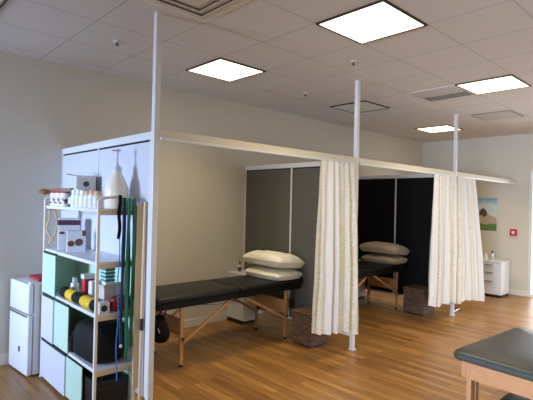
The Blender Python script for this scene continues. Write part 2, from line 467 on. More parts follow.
# ------------------------------------------------------------------ partition system
PY = 3.05                     # line of posts
PX = (1.70, 4.24, 6.77)
plabels = ('tall white post from floor to ceiling nearest the shelving unit, at left',
           'tall white post in the middle beside the first curtain',
           'tall white post farthest away rising from the second pair of curtains')
for px, lb in zip(PX, plabels):
    t = thing('partition_post', lb, 'post', (px, PY, 0), 'floor to ceiling partition posts')
    b = B(); b.box(px-.023, px+.023, PY-.023, PY+.023, .006, ZC-.004, .004); b.build('post_shaft', 'alum', t)
    b = B(); b.box(px-.033, px+.033, PY-.033, PY+.033, 0, .012, .002); b.build('base_plate', 'alum', t)
    b = B(); b.box(px-.027, px+.027, PY-.027, PY+.027, ZC-.010, ZC, .002); b.build('ceiling_plate', 'alum', t)
RZ0, RZ1 = 2.105, 2.175
ends = [(PX[0]+.023, PX[1]-.023), (PX[1]+.023, PX[2]-.023), (PX[2]+.023, X1-.002)]
rl = ('cream header rail spanning the front of the near treatment bay',
      'cream header rail spanning the front of the black walled bay',
      'cream header rail running from the farthest post to the far wall')
for (a, c), lb in zip(ends, rl):
    t = thing('header_rail', lb, 'rail', ((a+c)/2, PY, RZ0), 'header rails between the posts')
    b = B(); b.box(a, c, PY-.022, PY+.022, RZ0, RZ1, .003); b.build('rail_beam', 'rail', t)
    b = B(); b.box(a, c, PY-.05, PY-.03, RZ0-.012, RZ0+.012, .002)
    b.box(a, c, PY-.032, PY-.02, RZ0-.004, RZ0+.01)
    b.build('curtain_track', 'alum', t)
def partition(px, pm, label):
    t = thing('partition_wall', label, 'partition', (px, (PY+Y1)/2, 0), 'panel partitions between the bays')
    ya, yb, ym = PY+.025, Y1-.002, 4.04
    zb = .15
    for a, c in ((ya+.02, ym-.012), (ym+.012, yb-.02)):
        B().box(px-.016, px+.016, a, c, zb+.03, 2.085, .002).build('panel', pm, t)
    b = B(); b.box(px-.022, px+.022, ya, yb, 2.10, 2.16, .003); b.build('top_rail', 'alum', t)
    b = B(); b.box(px-.0155, px+.0155, ya, yb, zb, zb+.03, .003); b.build('bottom_rail', 'alum', t)
    for a in (ya, ym-.012, yb-.02):
        B().box(px-.02, px+.02, a, a+(.024 if a == ym-.012 else .02), zb+.03, 2.10).build('mullion', 'alum', t)
    B().box(px-.014, px+.014, ya+.02, yb-.02, 2.083, 2.10).build('gasket', 'black_plastic', t)
    return t
partition(PX[0], 'white_door', 'white two panel partition behind the shelving unit')
partition(PX[1], 'grey_felt', 'dark grey two panel partition at the head of the near massage table')
partition(PX[2], 'black_felt', 'black two panel partition at the head of the far massage table')

# ------------------------------------------------------------------ curtains
def curtain(xa_t, xb_t, xa_b, xb_b, zb, folds, seed, label, stripes, ytop=PY-.04, depth_b=.07, slope=.1):
    rnd = random.Random(seed); ph = [rnd.uniform(0, 6.28) for _ in range(6)]
    zt = RZ0-.016
    def fn(u, v):                # u across, v from top to hem
        w = v**.8
        uu = u+.012*math.sin(2*PI*u*folds*.5+ph[0])+.01*math.sin(9*u+ph[1]+2*v)
        xa, xb = xa_t+(xa_b-xa_t)*w, xb_t+(xb_b-xb_t)*w
        x = xa+(xb-xa)*uu
        amp = .018+(depth_b-.018)*min(1, v*1.6)
        am2 = .65+.35*math.sin(2*PI*u*2.3+ph[2])
        y = ytop-.005+amp*am2*math.sin(2*PI*u*folds+.5*math.sin(5*u+ph[3])+.35*math.sin(3*v+ph[4]))
        y += .01*noise.noise(Vector((u*9, v*5, seed)))
        z = zt+(zb-zt)*v - .02*v*math.sin(2*PI*u*1.1+ph[5]) - slope*v*(u-.5)
        x += .006*math.cos(2*PI*u*folds+ph[1])*min(1, v*2)
        return Vector((x, y, z))
    t = thing('curtain', label, 'curtain', ((xa_t+xb_t)/2, PY-.04, zb), 'cream curtains on the header rails')
    b = B(); nu = 120
    b.grid(fn, nu, 44)
    for f in b.bm.faces:
        u = sum(l[b.uv].uv.x for l in f.loops)/4
        f.material_index = 1 if any(a <= u <= c for a, c in stripes) else 0
        for l in f.loops: l[b.uv].uv = (l[b.uv].uv.x*1.0, l[b.uv].uv.y*3.2)
    b.build('curtain_cloth', ['sheer', 'brocade'], t, True, thick=.003)
    n = max(5, int(folds*1.3))
    for k in range(n):
        x = xa_t+(xb_t-xa_t)*(k+.5)/n
        B().tube([(x, PY-.04+.012*math.cos(a), RZ0-.022+.014*math.sin(a)) for a in [2*PI*i/10 for i in range(11)]], .0022, 6).build('curtain_hook', 'chrome', t, True)
    return t
curtain(3.52, 4.15, 3.47, 4.21, .28, 6.5, 3, 'cream and white curtain gathered beside the middle post, hiding a wicker basket',
        [(0, .12), (.45, .58), (.68, 1.0)], ytop=PY-.075, slope=.14)
curtain(5.95, 6.60, 5.86, 6.61, .255, 6, 5, 'cream and white curtain just left of the farthest post, beside the black partition',
        [(.18, .38), (.72, .95)], ytop=PY-.08, slope=.05)
curtain(6.64, 7.26, 6.63, 7.64, .185, 6, 8, 'cream and white curtain just right of the farthest post, nearest the poster',
        [(.05, .22), (.5, .66)], ytop=PY-.08, slope=.08)

# ------------------------------------------------------------------ portable massage tables
def massage_table(x0, label, pillow_mat):
    x1, y0, y1, zt = x0+2.03, 3.77, 4.39, .715
    xm = (x0+x1)/2
    t = thing('massage_table', label, 'massage table', (xm, (y0+y1)/2, 0), 'portable massage tables in the bays')
    for a, c in ((x0, xm-.004), (xm+.004, x1)):
        B().box(a, c, y0, y1, zt-.062, zt, .024, 4).build('cushion', 'vinyl', t, True)
    for a, c in ((x0+.03, xm-.004), (xm+.004, x1-.03)):
        b = B()
        b.box(a, c, y0+.02, y0+.045, zt-.125, zt-.062, .003); b.box(a, c, y1-.045, y1-.02, zt-.125, zt-.062, .003)
        b.box(a, a+.025, y0+.045, y1-.045, zt-.125, zt-.062); b.box(c-.025, c, y0+.045, y1-.045, zt-.125, zt-.062)
        b.build('table_frame', 'black_cloth', t)
    for s, xl in ((1, x0+.30), (-1, x1-.26)):
        for yl in (y0+.05, y1-.05):
            lg = B().bar((xl, yl, .02), (xl, yl, zt-.09), .024, .042, up=(1, 0, 0), bev=.003).build('leg', 'beech', t)
            B().lathe((xl, yl, 0), [(.02, 0), (.021, .012), (.018, .024)], 12).build('rubber_foot', 'black_plastic', lg, True)
            B().lathe((xl, yl-.02, .28), [(.012, -.022), (.012, 0), (.006, 0)], 10, 'Y').build('leg_knob', 'black_plastic', lg, True)
            B().bar((xl+s*.01, yl+.028 if yl > 4 else yl-.028, .25), (xm-s*.08, yl, zt-.12), .016, .03, bev=.002).build('brace', 'beech', t)
        B().box(xl-.008, xl+.008, y0+.062, y1-.062, .30, .47, .002).build('end_panel', 'beech', t)
    b = B()
    b.tube([(xm+.5, y0+.05, zt-.13), (xm+.25, y0+.09, zt-.17), (xm, y0+.1, zt-.16), (xm-.25, y0+.09, zt-.17), (xm-.5, y0+.05, zt-.13)], .003, 6)
    b.build('support_cable', 'dark_metal', t, True)
    return t
massage_table(2.17, 'black portable massage table with wooden legs in the near bay, by the grey partition', 'pillow')
massage_table(2.17+2.53, 'black portable massage table in the far bay, by the black partition', 'pillow_grey')

def pillow(cx, cy, cz, lx, ly, h, m, label, rz=0., seed=0, sag=0., tilt=0.):
    t = thing('pillow', label, 'pillow', (cx, cy, cz), rz=rz)
    b = B()
    def prof(u, v):
        a, c = abs(2*u-1), abs(2*v-1)
        k = max(0, (1-a**2.6))**.42*max(0, (1-c**2.6))**.42
        return k
    def pos(u, v, s):
        k = prof(u, v); a, c = 2*u-1, 2*v-1
        px = a*lx/2*(1-.07*(1-abs(c))*0-.06*(1-c*c)*0); 
        pinch = 1-.06*(1-abs(a))*abs(c)
        px = a*lx/2*math.sqrt(1-.18*c*c*a*a)*(1-.03*(1-c*c)*abs(a)**3); py = c*ly/2*math.sqrt(1-.18*a*a*c*c)*(1-.03*(1-a*a)*abs(c)**3)
        n = noise.noise(Vector((px*7+seed*3.1, py*7, s*2.0)))*.014*(k**.5)
        n += .008*math.sin(px*38+seed+6*py)*k*(1 if s > 0 else .3)
        z = h*.42+(h*.58*k+n if s > 0 else -min(h*.42, h*.85*k)) - sag*(abs(a)**2)
        z = max(z, .001)
        return Vector((px, py, z+tilt*px))
    b.grid(lambda u, v: pos(u, v, 1), 36, 36); b.grid(lambda u, v: pos(u, v, -1), 36, 36)
    bmesh.ops.remove_doubles(b.bm, verts=b.bm.verts[:], dist=.0008)
    b.build('pillow_case', m, t, True, local=True)
    b = B(); ring = []
    for k in range(41):
        s4 = k/10
        q, f = int(s4) % 4, s4-int(s4)
        u, v = ((f, 0), (1, f), (1-f, 1), (0, 1-f))[q]
        ring.append(pos(u, v, 1)+Vector((0, 0, .0)))
    b.tube(ring, .005, 6).build('piping', m, t, True, local=True)
    return t
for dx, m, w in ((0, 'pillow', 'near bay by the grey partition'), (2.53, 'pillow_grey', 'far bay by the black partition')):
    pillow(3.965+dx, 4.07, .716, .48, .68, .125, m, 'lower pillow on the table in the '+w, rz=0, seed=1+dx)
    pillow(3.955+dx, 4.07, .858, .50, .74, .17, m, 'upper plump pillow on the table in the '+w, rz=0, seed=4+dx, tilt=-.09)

# black face cradle hanging at the end of the near table
t = thing('face_cradle', 'black padded face cradle hanging by straps from the near end of the massage table', 'face cradle', (2.33, 3.98, .27))
def fc(a): return Vector((2.31+.015*math.sin(a*2), 3.97+.10*math.cos(a), .37+.095*math.sin(a)))
B().tube([fc(2*PI*k/28+PI/2) for k in range(27)], .046, 12).build('cushion_ring', 'black_cloth', t, True)
for yy in (3.93, 4.02):
    B().ribbon([(2.32, yy, .46), (2.35, yy, .53), (2.37, yy, .60)], .02, .003, (0, 1, 0)).build('strap', 'black_cloth', t)

# ------------------------------------------------------------------ bedside cabinets and far drawer cabinet
def drawer_unit(x0, y0, w, d, h, face, label, nd=3):
    """face '-X': drawers look towards -X, w runs along Y"""
    t = thing('drawer_cabinet', label, 'drawer cabinet', (x0+(d if face == '-X' else w)/2, y0+(w if face == '-X' else d)/2, 0), 'white drawer cabinets')
    xs, ys = (d, w) if face == '-X' else (w, d)
    B().box(x0+.012, x0+xs-.004, y0+.012, y0+ys-.012, 0, .05).build('plinth', 'black_plastic', t)
    B().box(x0+.018, x0+xs, y0, y0+ys, .05, h-.022, .002).build('body', 'white', t)
    B().box(x0-.004, x0+xs, y0-.004, y0+ys+.004, h-.022, h, .004).build('cabinet_top', 'white', t)
    hs = [.30, .17, .15] if nd == 3 else [.3, .3]
    tot = sum(hs); z = .055; sc = (h-.022-.06)/tot
    for k, q in enumerate(hs):
        zz = z+q*sc
        dr = B().box(x0, x0+.018, y0+.003, y0+ys-.003, z, zz-.006, .002).build('drawer', 'white', t)
        B().box(x0-.022, x0, y0+ys/2-.07, y0+ys/2+.07, zz-.05, zz-.038, .003).build('handle', 'handle', dr)
        z = zz
    return t
drawer_unit(8.74, 3.05, .43, .42, .66, '-X', 'white three drawer cabinet with dark plinth under the landscape poster')
drawer_unit(3.92, 4.58, .36, .27, .675, '-X', 'white bedside cabinet behind the near massage table, beside the grey partition')
drawer_unit(6.45, 4.58, .36, .27, .675, '-X', 'white bedside cabinet behind the far massage table, mostly hidden by the curtain')

def bottle(x, y, z, r, h, body, cap, label, cat='bottle', name='bottle', group=None, capf=.18, lab=None, n=16, neck=.45):
    t = thing(name, label, cat, (x, y, z), group)
    hb = h*(1-capf)
    B().lathe((x, y, z), [(r*.92, 0), (r, r*.12), (r, hb*.82), (r*.9, hb*.92), (r*neck, hb*.97), (r*neck, hb)], n).build('bottle_body', body, t, True)
    B().lathe((x, y, z), [(r*neck*1.15, hb), (r*neck*1.15, h*.98), (r*neck*.9, h)], n).build('bottle_cap', cap, t, True)
    if lab: B().lathe((x, y, z), [(r*1.0, hb*.2), (r*1.015, hb*.21), (r*1.015, hb*.7), (r*1.0, hb*.71)], n).build('bottle_label', lab, t, True)
    return t
bottle(3.97, 4.74, .675, .022, .165, 'bottle_white', 'red', 'small white bottle with red cap on the bedside cabinet in the near bay', capf=.3, neck=.5, lab='purple')
bottle(8.93, 3.28, .66, .035, .17, 'silver', 'black_plastic', 'small pump bottle on the white drawer cabinet, right hand one', neck=.4)
bottle(8.92, 3.39, .66, .03, .12, 'bottle_white', 'white', 'short pale bottle on the white drawer cabinet, left of the pump bottle', neck=.6)

# wicker baskets
def basket(x0, y0, w, d, h, label):
    t = thing('wicker_basket', label, 'basket', (x0+w/2, y0+d/2, 0), 'wicker baskets beside the massage tables')
    b = B(); th = .018
    b.box(x0, x0+w, y0, y0+th, .02, h, .005); b.box(x0, x0+w, y0+d-th, y0+d, .02, h, .005)
    b.box(x0, x0+th, y0+th, y0+d-th, .02, h, .005); b.box(x0+w-th, x0+w, y0+th, y0+d-th, .02, h, .005)
    b.box(x0+.005, x0+w-.005, y0+.005, y0+d-.005, .012, .035)
    b.build('basket_body', 'wicker', t)
    b = B(); z = h-.03
    b.box(x0-.008, x0+w+.008, y0-.008, y0+d+.008, h, h+.03, .008); b.build('basket_lid', 'wicker', t)
    B().box(x0+.012, x0+w-.012, y0+.012, y0+d-.012, 0, .014).build('basket_base', 'black_plastic', t)
    return t
basket(3.90, 3.375, .31, .30, .36, 'brown wicker basket partly behind the curtain at the middle post')
basket(6.37, 3.30, .35, .34, .36, 'brown wicker basket beside the black partition, left of the far curtains')

# chrome stand foot behind the far curtain
t = thing('metal_floor_stand', 'thin chrome stand foot showing under the curtain right of the farthest post', 'stand', (7.28, 3.16, 0))
B().tube([(7.28, 3.16, .008), (7.28, 3.16, .95)], .008, 8).build('stand_pole', 'chrome', t, True)
b = B(); b.tube([(7.28, 3.16, .01), (6.93, 3.11, .01)], .009, 8); b.tube([(7.28, 3.16, .01), (7.42, 3.40, .01)], .009, 8); b.build('stand_foot', 'chrome', t, True)

# ------------------------------------------------------------------ far wall poster and alarm
t = thing('poster', 'landscape poster with blue sky and green ground on the far wall', 'poster', (X1, 3.55, 1.52))
PXX = X1-.006
B().box(PXX, X1-.001, 3.365, 3.735, 1.37, 1.83).build('poster_sky', 'sky', t)
def flat(pts, x, name, m):
    b = B(); lo = [b.bm.verts.new((x, y, z)) for y, z in pts]; hi = [b.bm.verts.new((x+.002, y, z)) for y, z in pts]
    b.bm.faces.new(lo); b.bm.faces.new(hi[::-1])
    for i in range(len(pts)): b.bm.faces.new((lo[i], hi[i], hi[(i+1) % len(pts)], lo[(i+1) % len(pts)]))
    return b.build(name, m, t)
B().box(PXX, X1-.001, 3.365, 3.735, 1.19, 1.37).build('poster_ground', 'grass', t)
flat([(3.37, 1.33), (3.37, 1.44), (3.43, 1.47), (3.50, 1.49), (3.56, 1.55), (3.61, 1.615), (3.67, 1.60), (3.71, 1.52), (3.725, 1.40), (3.70, 1.34), (3.60, 1.31), (3.48, 1.32)], PXX-.002, 'poster_boulder', 'rock')
flat([(3.54, 1.53), (3.57, 1.585), (3.61, 1.63), (3.66, 1.615), (3.70, 1.55), (3.69, 1.47), (3.65, 1.50), (3.61, 1.45), (3.57, 1.47)], PXX-.004, 'poster_dark_rock', 'rock_dark')  # dark brown upper left of the printed boulder
t = thing('fire_alarm', 'small red wall alarm with white centre on the far wall', 'alarm', (X1, 3.05, 1.18))
B().box(X1-.045, X1-.002, 2.99, 3.11, 1.12, 1.245, .008).build('alarm_box', 'red', t)
B().box(X1-.052, X1-.045, 3.025, 3.075, 1.155, 1.21, .003).build('alarm_lens', 'white', t)

# ------------------------------------------------------------------ mini fridge
fx0, fx1, fy0, fy1, fh = 1.225, 1.60, 4.472, 4.925, .848
t = thing('mini_fridge', 'small white two door fridge on the floor by the left wall', 'fridge', ((fx0+fx1)/2, (fy0+fy1)/2, 0))
t.rotation_euler.z = math.radians(5)
B().box(fx0+.05, fx1, fy0, fy1, .012, fh, .008).build('body', 'white', t)
d = B().box(fx0, fx0+.045, fy0, fy1, .012, .56, .012, 3).build('door', 'white', t, True)
B().box(fx0-.012, fx0+.004, fy0+.015, fy1-.015, .545, .557, .004).build('handle', 'handle', d)
B().box(fx0-.002, fx0+.001, fy0+.17, fy0+.21, .20, .25, .0008).build('badge', 'dark_metal', d)
d = B().box(fx0, fx0+.045, fy0, fy1, .572, fh, .012, 3).build('freezer_door', 'white', t, True)
B().box(fx0-.012, fx0+.004, fy0+.015, fy1-.015, .574, .582, .004).build('handle', 'handle', d)
B().box(fx0+.02, fx0+.04, fy0+.02, fy0+.06, fh-.002, fh+.018, .003).build('hinge_cover', 'white', t)
for yy in (fy0+.04, fy1-.04):
    for xx in (fx0+.09, fx1-.05): B().lathe((xx, yy, 0), [(.018, 0), (.018, .03)], 10).build('foot', 'black_plastic', t)
tag(B().box(1.36, 1.56, 4.56, 4.86, fh+.001, fh+.028, .003).build('binder', 'dark_red', loc=(1.46, 4.71, fh+.001)), 'dark red flat binder lying on top of the small fridge', 'binder')

# ------------------------------------------------------------------ shelving unit
SX0, SX1, SY0, SY1 = 1.37, 1.67, 3.245, 4.43
t = thing('shelving_unit', 'open shelving unit with mint and white sliding doors against the white partition', 'shelving unit', (1.52, 3.88, 0))
SH = (1.57, 1.175, .79, .385, .045)
for i, z in enumerate(SH):
    B().box(SX0, SX1, SY0+.004, SY1-.004, z-.028, z, .003).build('shelf', 'white' if i else 'white', t)
for yy in (SY0, SY1):
    for xx in (SX0-.006, SX1+.002):
        B().box(xx-.011, xx+.011, yy-.011, yy+.011, .03, 1.625, .003).build('post', 'cream', t)
        B().lathe((xx, yy, 0), [(.018, 0), (.014, .012), (.010, .03)], 10).build('foot', 'alum', t, True)
    B().tube([(SX0-.006+(SX1-SX0+.008)*(.5-.5*math.cos(PI*k/12)), yy, 1.625+.035*math.sin(PI*k/12)) for k in range(13)], .011, 8).build('end_bow', 'cream', t, True)
    for z in SH[:4]:
        B().box(SX0, SX1, yy-.008, yy+.008, z-.045, z-.012, .002).build('end_bar', 'pine', t)
# mint inside of the three lower bays
for za, zb, tr in ((SH[4], SH[3]-.028, 3.80), (SH[3], SH[2]-.028, 3.78), (SH[2], SH[1]-.028, 4.10)):
    B().box(SX1-.012, SX1-.002, SY0+.02, SY1-.02, za, zb).build('back_panel', 'mint', t)
    B().box(SX0+.02, SX1-.012, SY1-.03, SY1-.02, za, zb).build('side_panel', 'mint', t)
    for xx, m in ((SX0-.002, 'black_plastic'), ):
        B().box(SX0-.02, SX0, tr, SY1-.012, zb-.004, zb+.008).build('door_track', 'black_plastic', t)
def door(y0, y1, za, zb, m, layer): return B().box(SX0-.012-.012*layer, SX0-.002-.012*layer, y0, y1, za, zb-.012, .002).build('sliding_door', m, t)
door(4.12, 4.42, SH[2]-.012, SH[1]-.028, 'mint', 0)
door(4.11, 4.42, SH[3]-.012, SH[2]-.028, 'white_door', 1); door(3.78, 4.30, SH[3]-.012, SH[2]-.028, 'mint', 0)
door(3.80, 4.42, SH[4]-.02, SH[3]-.028, 'white_door', 1); door(3.47, 3.95, SH[4]-.02, SH[3]-.028, 'mint', 0)

# ---- things on the top shelf
zt = SH[0]
for k, (yy, lb) in enumerate(((4.335, 'leftmost of three white jars with brown labels at the left end of the top shelf'),
                              (4.21, 'middle of three white jars with brown labels at the left end of the top shelf'),
                              (4.085, 'rightmost of three white jars with brown labels on the top shelf, by the dark bottle'))):
    bottle(1.422, yy, zt, .05, .132, 'bottle_white', 'dark_red', lb, 'jar', 'jar', 'brown labelled jars on the top shelf', capf=.12, lab='jar_label', neck=.88)
bottle(1.43, 3.97, zt, .026, .16, 'bottle_dark', 'deep_green', 'slim dark green glass bottle on the top shelf beside the labelled jars', capf=.3, lab='white')
pos_lb = ('first', 'second', 'third', 'fourth', 'fifth', 'sixth')
for k in range(6):
    yy = 3.875-.092*k
    bottle(1.425, yy, zt, .036, (.145, .15, .14, .135, .142, .132)[k], 'bottle_white', ('white', 'white', 'cream', 'tan_print', 'tan_print', 'tan_print')[k],
           'white lotion bottle on the top shelf, %s to the right of the dark green bottle' % pos_lb[k], 'bottle', 'lotion_bottle', 'row of white lotion bottles on the top shelf',
           capf=.24, neck=.72, lab=('white', 'white', 'cream', 'white', 'white', 'white')[k])
t2 = thing('cardboard_box', 'beige cardboard box with open flap behind the white bottles on the top shelf', 'box', (1.58, 4.05, zt), rz=math.radians(-20))
B().box(1.50, 1.66, 3.975, 4.125, zt, zt+.275, .003).build('box_body', 'lid_box', t2)
B().bar((1.50, 4.05, zt+.274), (1.425, 4.05, zt+.285), .15, .004).build('box_flap', 'beige_box', t2)
B().lathe((1.58, 3.972, zt+.2), [(.024, 0), (.024, -.004)], 20, 'Y').build('box_emblem', 'bottle_dark', t2)
B().box(1.52, 1.64, 3.972, 3.975, zt+.10, zt+.255).build('box_label', 'beige_box', t2)
# big pump jug
t2 = thing('pump_jug', 'large translucent jug with a tall pump at the right end of the top shelf', 'jug', (1.545, 3.35, zt))
B().lathe((1.545, 3.35, zt), [(.08, 0), (.088, .012), (.09, .12), (.088, .16), (.074, .20), (.05, .25), (.036, .28), (.03, .29)], 28).build('jug_body', 'jug', t2, True)
B().lathe((1.545, 3.35, zt), [(.036, .285), (.036, .315), (.028, .33)], 18).build('jug_cap', 'white', t2, True)
B().lathe((1.545, 3.35, zt), [(.016, .33), (.011, .36), (.008, .365), (.008, .445)], 12).build('pump_stem', 'white', t2, True)
b = B(); b.lathe((1.545, 3.35, zt), [(.016, .44), (.018, .455), (.012, .463)], 12); b.bar((1.575, 3.35, zt+.453), (1.495, 3.345, zt+.448), .014, .012, bev=.003); b.build('pump_nozzle', 'white', t2, True)
# wooden massage tool
t2 = thing('massage_tool', 'brown wooden massage tool poking out from the left end of the top shelf', 'massage tool', (1.40, 4.42, zt+.13))
B().lathe((1.365, 4.475, zt+.128), [(.004, -.028), (.045, -.018), (.055, 0), (.04, .018), (.004, .028)], 20).build('tool_head', 'brown_wood', t2, True)
B().tube([(1.37, 4.47, zt+.128), (1.43, 4.42, zt+.146), (1.48, 4.36, zt+.152), (1.53, 4.27, zt+.15)], [.014, .012, .012, .014], 10).build('handle', 'brown_wood', t2, True)
# tan massage rope hanging in the upper bay
pts = []
for k in range(19):
    f = k/18; pts.append((1.385+.014*math.sin(f*9), 4.40+.012*math.sin(f*13), zt-.03-.31*f))
for k in range(15):
    f = k/14; pts.append((1.40+.04*math.sin(f*PI)+.03*f, 4.385, zt-.34+.30*f))
tag(B().tube(pts, .0085, 7).build('massage_rope', 'rope', smooth=True, loc=(1.39, 4.4, zt-.3)), 'knotted tan rope strap hanging under the left end of the top shelf', 'strap')

# ---- second shelf
z2 = SH[1]
t2 = thing('product_box', 'taller white box with a plum coloured band on the second shelf', 'box', (1.51, 4.24, z2), 'white product boxes on the second shelf', math.radians(-16))
B().box(1.42, 1.60, 4.18, 4.30, z2, z2+.285, .002).build('box_body', 'white', t2)
B().box(1.418, 1.602, 4.178, 4.302, z2+.225, z2+.27).build('box_band', 'purple', t2)
B().box(1.43, 1.47, 4.177, 4.18, z2+.145, z2+.165).build('box_print', 'purple', t2)
t2 = thing('product_box', 'shorter white box with brown fruit pictures in front on the second shelf', 'box', (1.50, 4.03, z2), 'white product boxes on the second shelf', math.radians(-16))
B().box(1.425, 1.575, 3.99, 4.08, z2, z2+.185, .002).build('box_body', 'white', t2)
for xx, zz, r in ((1.455, .075, .026), (1.52, .085, .032)):
    B().lathe((xx, 3.989, z2+zz), [(r, 0), (r, -.002)], 18, 'Y').build('box_picture', 'brown_print', t2)
B().box(1.545, 1.576, 3.988, 4.02, z2+.14, z2+.186).build('box_corner_seal', 'brown_print', t2)

# ---- third shelf
z3 = SH[2]
t2 = thing('foam_roller', 'yellow and black banded roller lying along the edge of the third shelf', 'roller', (1.42, 3.70, z3))
yy = 3.33
for k, m in enumerate(('black_cloth', 'yellow', 'black_cloth', 'yellow', 'black_cloth')):
    L_ = (.07, .19, .17, .15, .12)[k]
    B().lathe((1.412, yy, z3+.045), [(.040, 0), (.045, .006), (.045, L_-.006), (.040, L_)], 20, 'Y').build('roller_band', m, t2, True); yy += L_
t2 = thing('red_packet', 'bright red packet standing behind the roller on the third shelf', 'packet', (1.50, 3.77, z3))
B().box(1.465, 1.56, 3.74, 3.80, z3, z3+.19, .012, 3).build('packet_body', 'red', t2, True)
B().box(1.46, 1.565, 3.735, 3.805, z3+.185, z3+.225, .006).build('packet_flap', 'white', t2)
t2 = thing('paper_packet', 'white and green printed packet right of the red packet on the third shelf', 'packet', (1.54, 3.63, z3))
B().box(1.47, 1.60, 3.60, 3.67, z3, z3+.185, .012, 3).build('packet_body', 'white', t2, True)
flatb = B(); flatb.box(1.51, 1.585, 3.596, 3.60, z3+.04, z3+.15, .001); flatb.build('packet_print', 'deep_green', t2)
bottle(1.50, 4.04, z3, .036, .16, 'silver', 'silver', 'short silver bottle on the third shelf, left of the red packet', neck=.5, capf=.25)
t2 = thing('storage_box', 'grey box at the right end of the third shelf under the teal ribbed tray', 'box', (1.56, 3.38, z3))
B().box(1.47, 1.64, 3.36, 3.46, z3, z3+.17, .004).build('box_body', 'lid_box', t2)
B().box(1.465, 1.645, 3.355, 3.465, z3+.17, z3+.19, .003).build('box_lid', 'beige_box', t2)
t2 = thing('ribbed_tray_stack', 'stack of teal ribbed trays on the grey box under the second shelf', 'tray stack', (1.53, 3.40, z3+.19))
for k in range(4): B().box(1.478, 1.56, 3.362, 3.45, z3+.215+.028*k, z3+.215+.028*k+.018, .004).build('tray', 'teal', t2)
b = B(); b.box(1.485, 1.552, 3.37, 3.442, z3+.191, z3+.32); b.build('tray_core', 'bottle_white', t2)
t2 = thing('red_mesh_pouch', 'dark red mesh pouch in front of the grey box on the third shelf', 'pouch', (1.56, 3.31, z3))
B().box(1.50, 1.645, 3.275, 3.345, z3, z3+.10, .022, 3).build('pouch_body', 'dark_red', t2, True)
B().tube([(1.505, 3.31, z3+.10), (1.57, 3.305, z3+.115), (1.64, 3.31, z3+.10)], .006, 6).build('pouch_zip', 'brown_print', t2, True)
t2 = thing('white_carton', 'small white carton with a black end at the front corner of the third shelf', 'box', (1.47, 3.30, z3))
B().box(1.395, 1.475, 3.262, 3.325, z3, z3+.085, .003).build('box_body', 'white', t2)
B().lathe((1.432, 3.262, z3+.04), [(.024, 0), (.024, -.004)], 16, 'Y').build('box_emblem', 'black_plastic', t2)

# ---- fourth shelf: black bag
z4 = SH[3]
t2 = thing('black_bag', 'soft black bag slumped on the fourth shelf', 'bag', (1.53, 3.55, z4))
b = B()
def bag(u, v):
    a = 2*PI*u; ph = PI*(v-.5)
    sx, sy = .15, .235
    c = math.cos(ph); e = .5
    sg = lambda q, p: math.copysign(abs(q)**p, q)
    x = sx*sg(math.cos(a), e)*abs(c)**.35; y = sy*sg(math.sin(a), e)*abs(c)**.35
    z = .152*sg(math.sin(ph), .6)
    x += .012*noise.noise(Vector((a*1.3, v*5, 2)))*abs(c)
    y += .015*noise.noise(Vector((a*1.1, v*4, 7)))*abs(c)
    if z > 0: z *= 1-.18*max(0, (y/sy))
    return Vector((1.50+x*(1-.12*max(0, z)/.15), 3.51+y*(1-.14*max(0, z)/.15), z4+.155+z))
b.grid(bag, 44, 24)
b.build('bag_body', 'black_cloth', t2, True)
B().tube([(1.41, 3.64, z4+.22), (1.385, 3.72, z4+.17), (1.38, 3.755, z4+.08), (1.38, 3.75, z4+.014), (1.39, 3.74, z4+.012), (1.40, 3.73, z4+.03), (1.40, 3.76, z4+.08), (1.41, 3.72, z4+.10), (1.43, 3.68, z4+.12)], .010, 8).build('bag_strap', 'black_cloth', t2, True)
B().tube([(1.375, 3.42, z4+.235), (1.45, 3.41, z4+.26), (1.56, 3.41, z4+.26), (1.63, 3.42, z4+.22)], .006, 6).build('bag_zip', 'black_plastic', t2, True)

# ---- bottom shelf: black case
z5 = SH[4]
t2 = thing('equipment_case', 'black case with a carry handle on the bottom shelf', 'case', (1.52, 3.55, z5))
B().box(1.382, 1.645, 3.285, 3.90, z5, z5+.235, .012, 3).build('case_body', 'black_plastic', t2, True)
B().tube([(1.46, 3.32, z5+0.230), (1.46, 3.32, z5+0.280), (1.475, 3.32, z5+0.290), (1.555, 3.32, z5+0.290), (1.57, 3.32, z5+0.280), (1.57, 3.32, z5+0.230)], .009, 8).build('handle', 'black_plastic', t2, True)
B().box(1.40, 1.63, 3.279, 3.285, z5+.18, z5+.19).build('case_seam', 'dark_metal', t2)

# ---- things hanging from the right end of the shelving unit
def loop(x, y, ztop, zbot, w, wob, seed, r=.003):
    rnd = random.Random(seed); pts = []
    for k in range(21):
        f = k/20; pts.append((x+wob*math.sin(f*5+seed), y-.013-.008*math.sin(f*7+seed), ztop+(zbot-ztop)*f))
    for k in range(1, 7):
        a = PI*k/6; pts.append((x+wob*math.sin(5+seed)+r*.8*(1-math.cos(a)), y-.013+.009*(1-math.cos(a))/2, zbot-.012*math.sin(a)))
    for k in range(1, 21):
        f = k/20; pts.append((x+r*1.6+wob*math.sin((1-f)*5+seed), y+.003, zbot+(ztop-zbot)*f))
    return B().ribbon(pts, w, .004, (1, .25, 0))
yb = SY0-.022
for k, (xx, zb, lb) in enumerate(((1.545, .58, 'leftmost'), (1.567, .47, 'second'), (1.589, .66, 'third'), (1.611, .54, 'rightmost'))):
    tag(loop(xx, yb-.034*(k % 2), 1.655, zb, .025, .003, k*2.1).build('exercise_band', 'green', loc=(xx, yb, 1.65)),
        'long green exercise band hanging at the end of the shelving, %s of the four' % lb, 'exercise band', 'green exercise bands')
tag(B().ribbon([(1.515+.004*math.sin(k), yb-.004*math.cos(k), 1.675-.33*k/10) for k in range(11)], .024, .008).build('black_strap', 'black_cloth', loc=(1.515, yb, 1.67)),
    'short thick black strap hanging left of the green bands', 'strap')
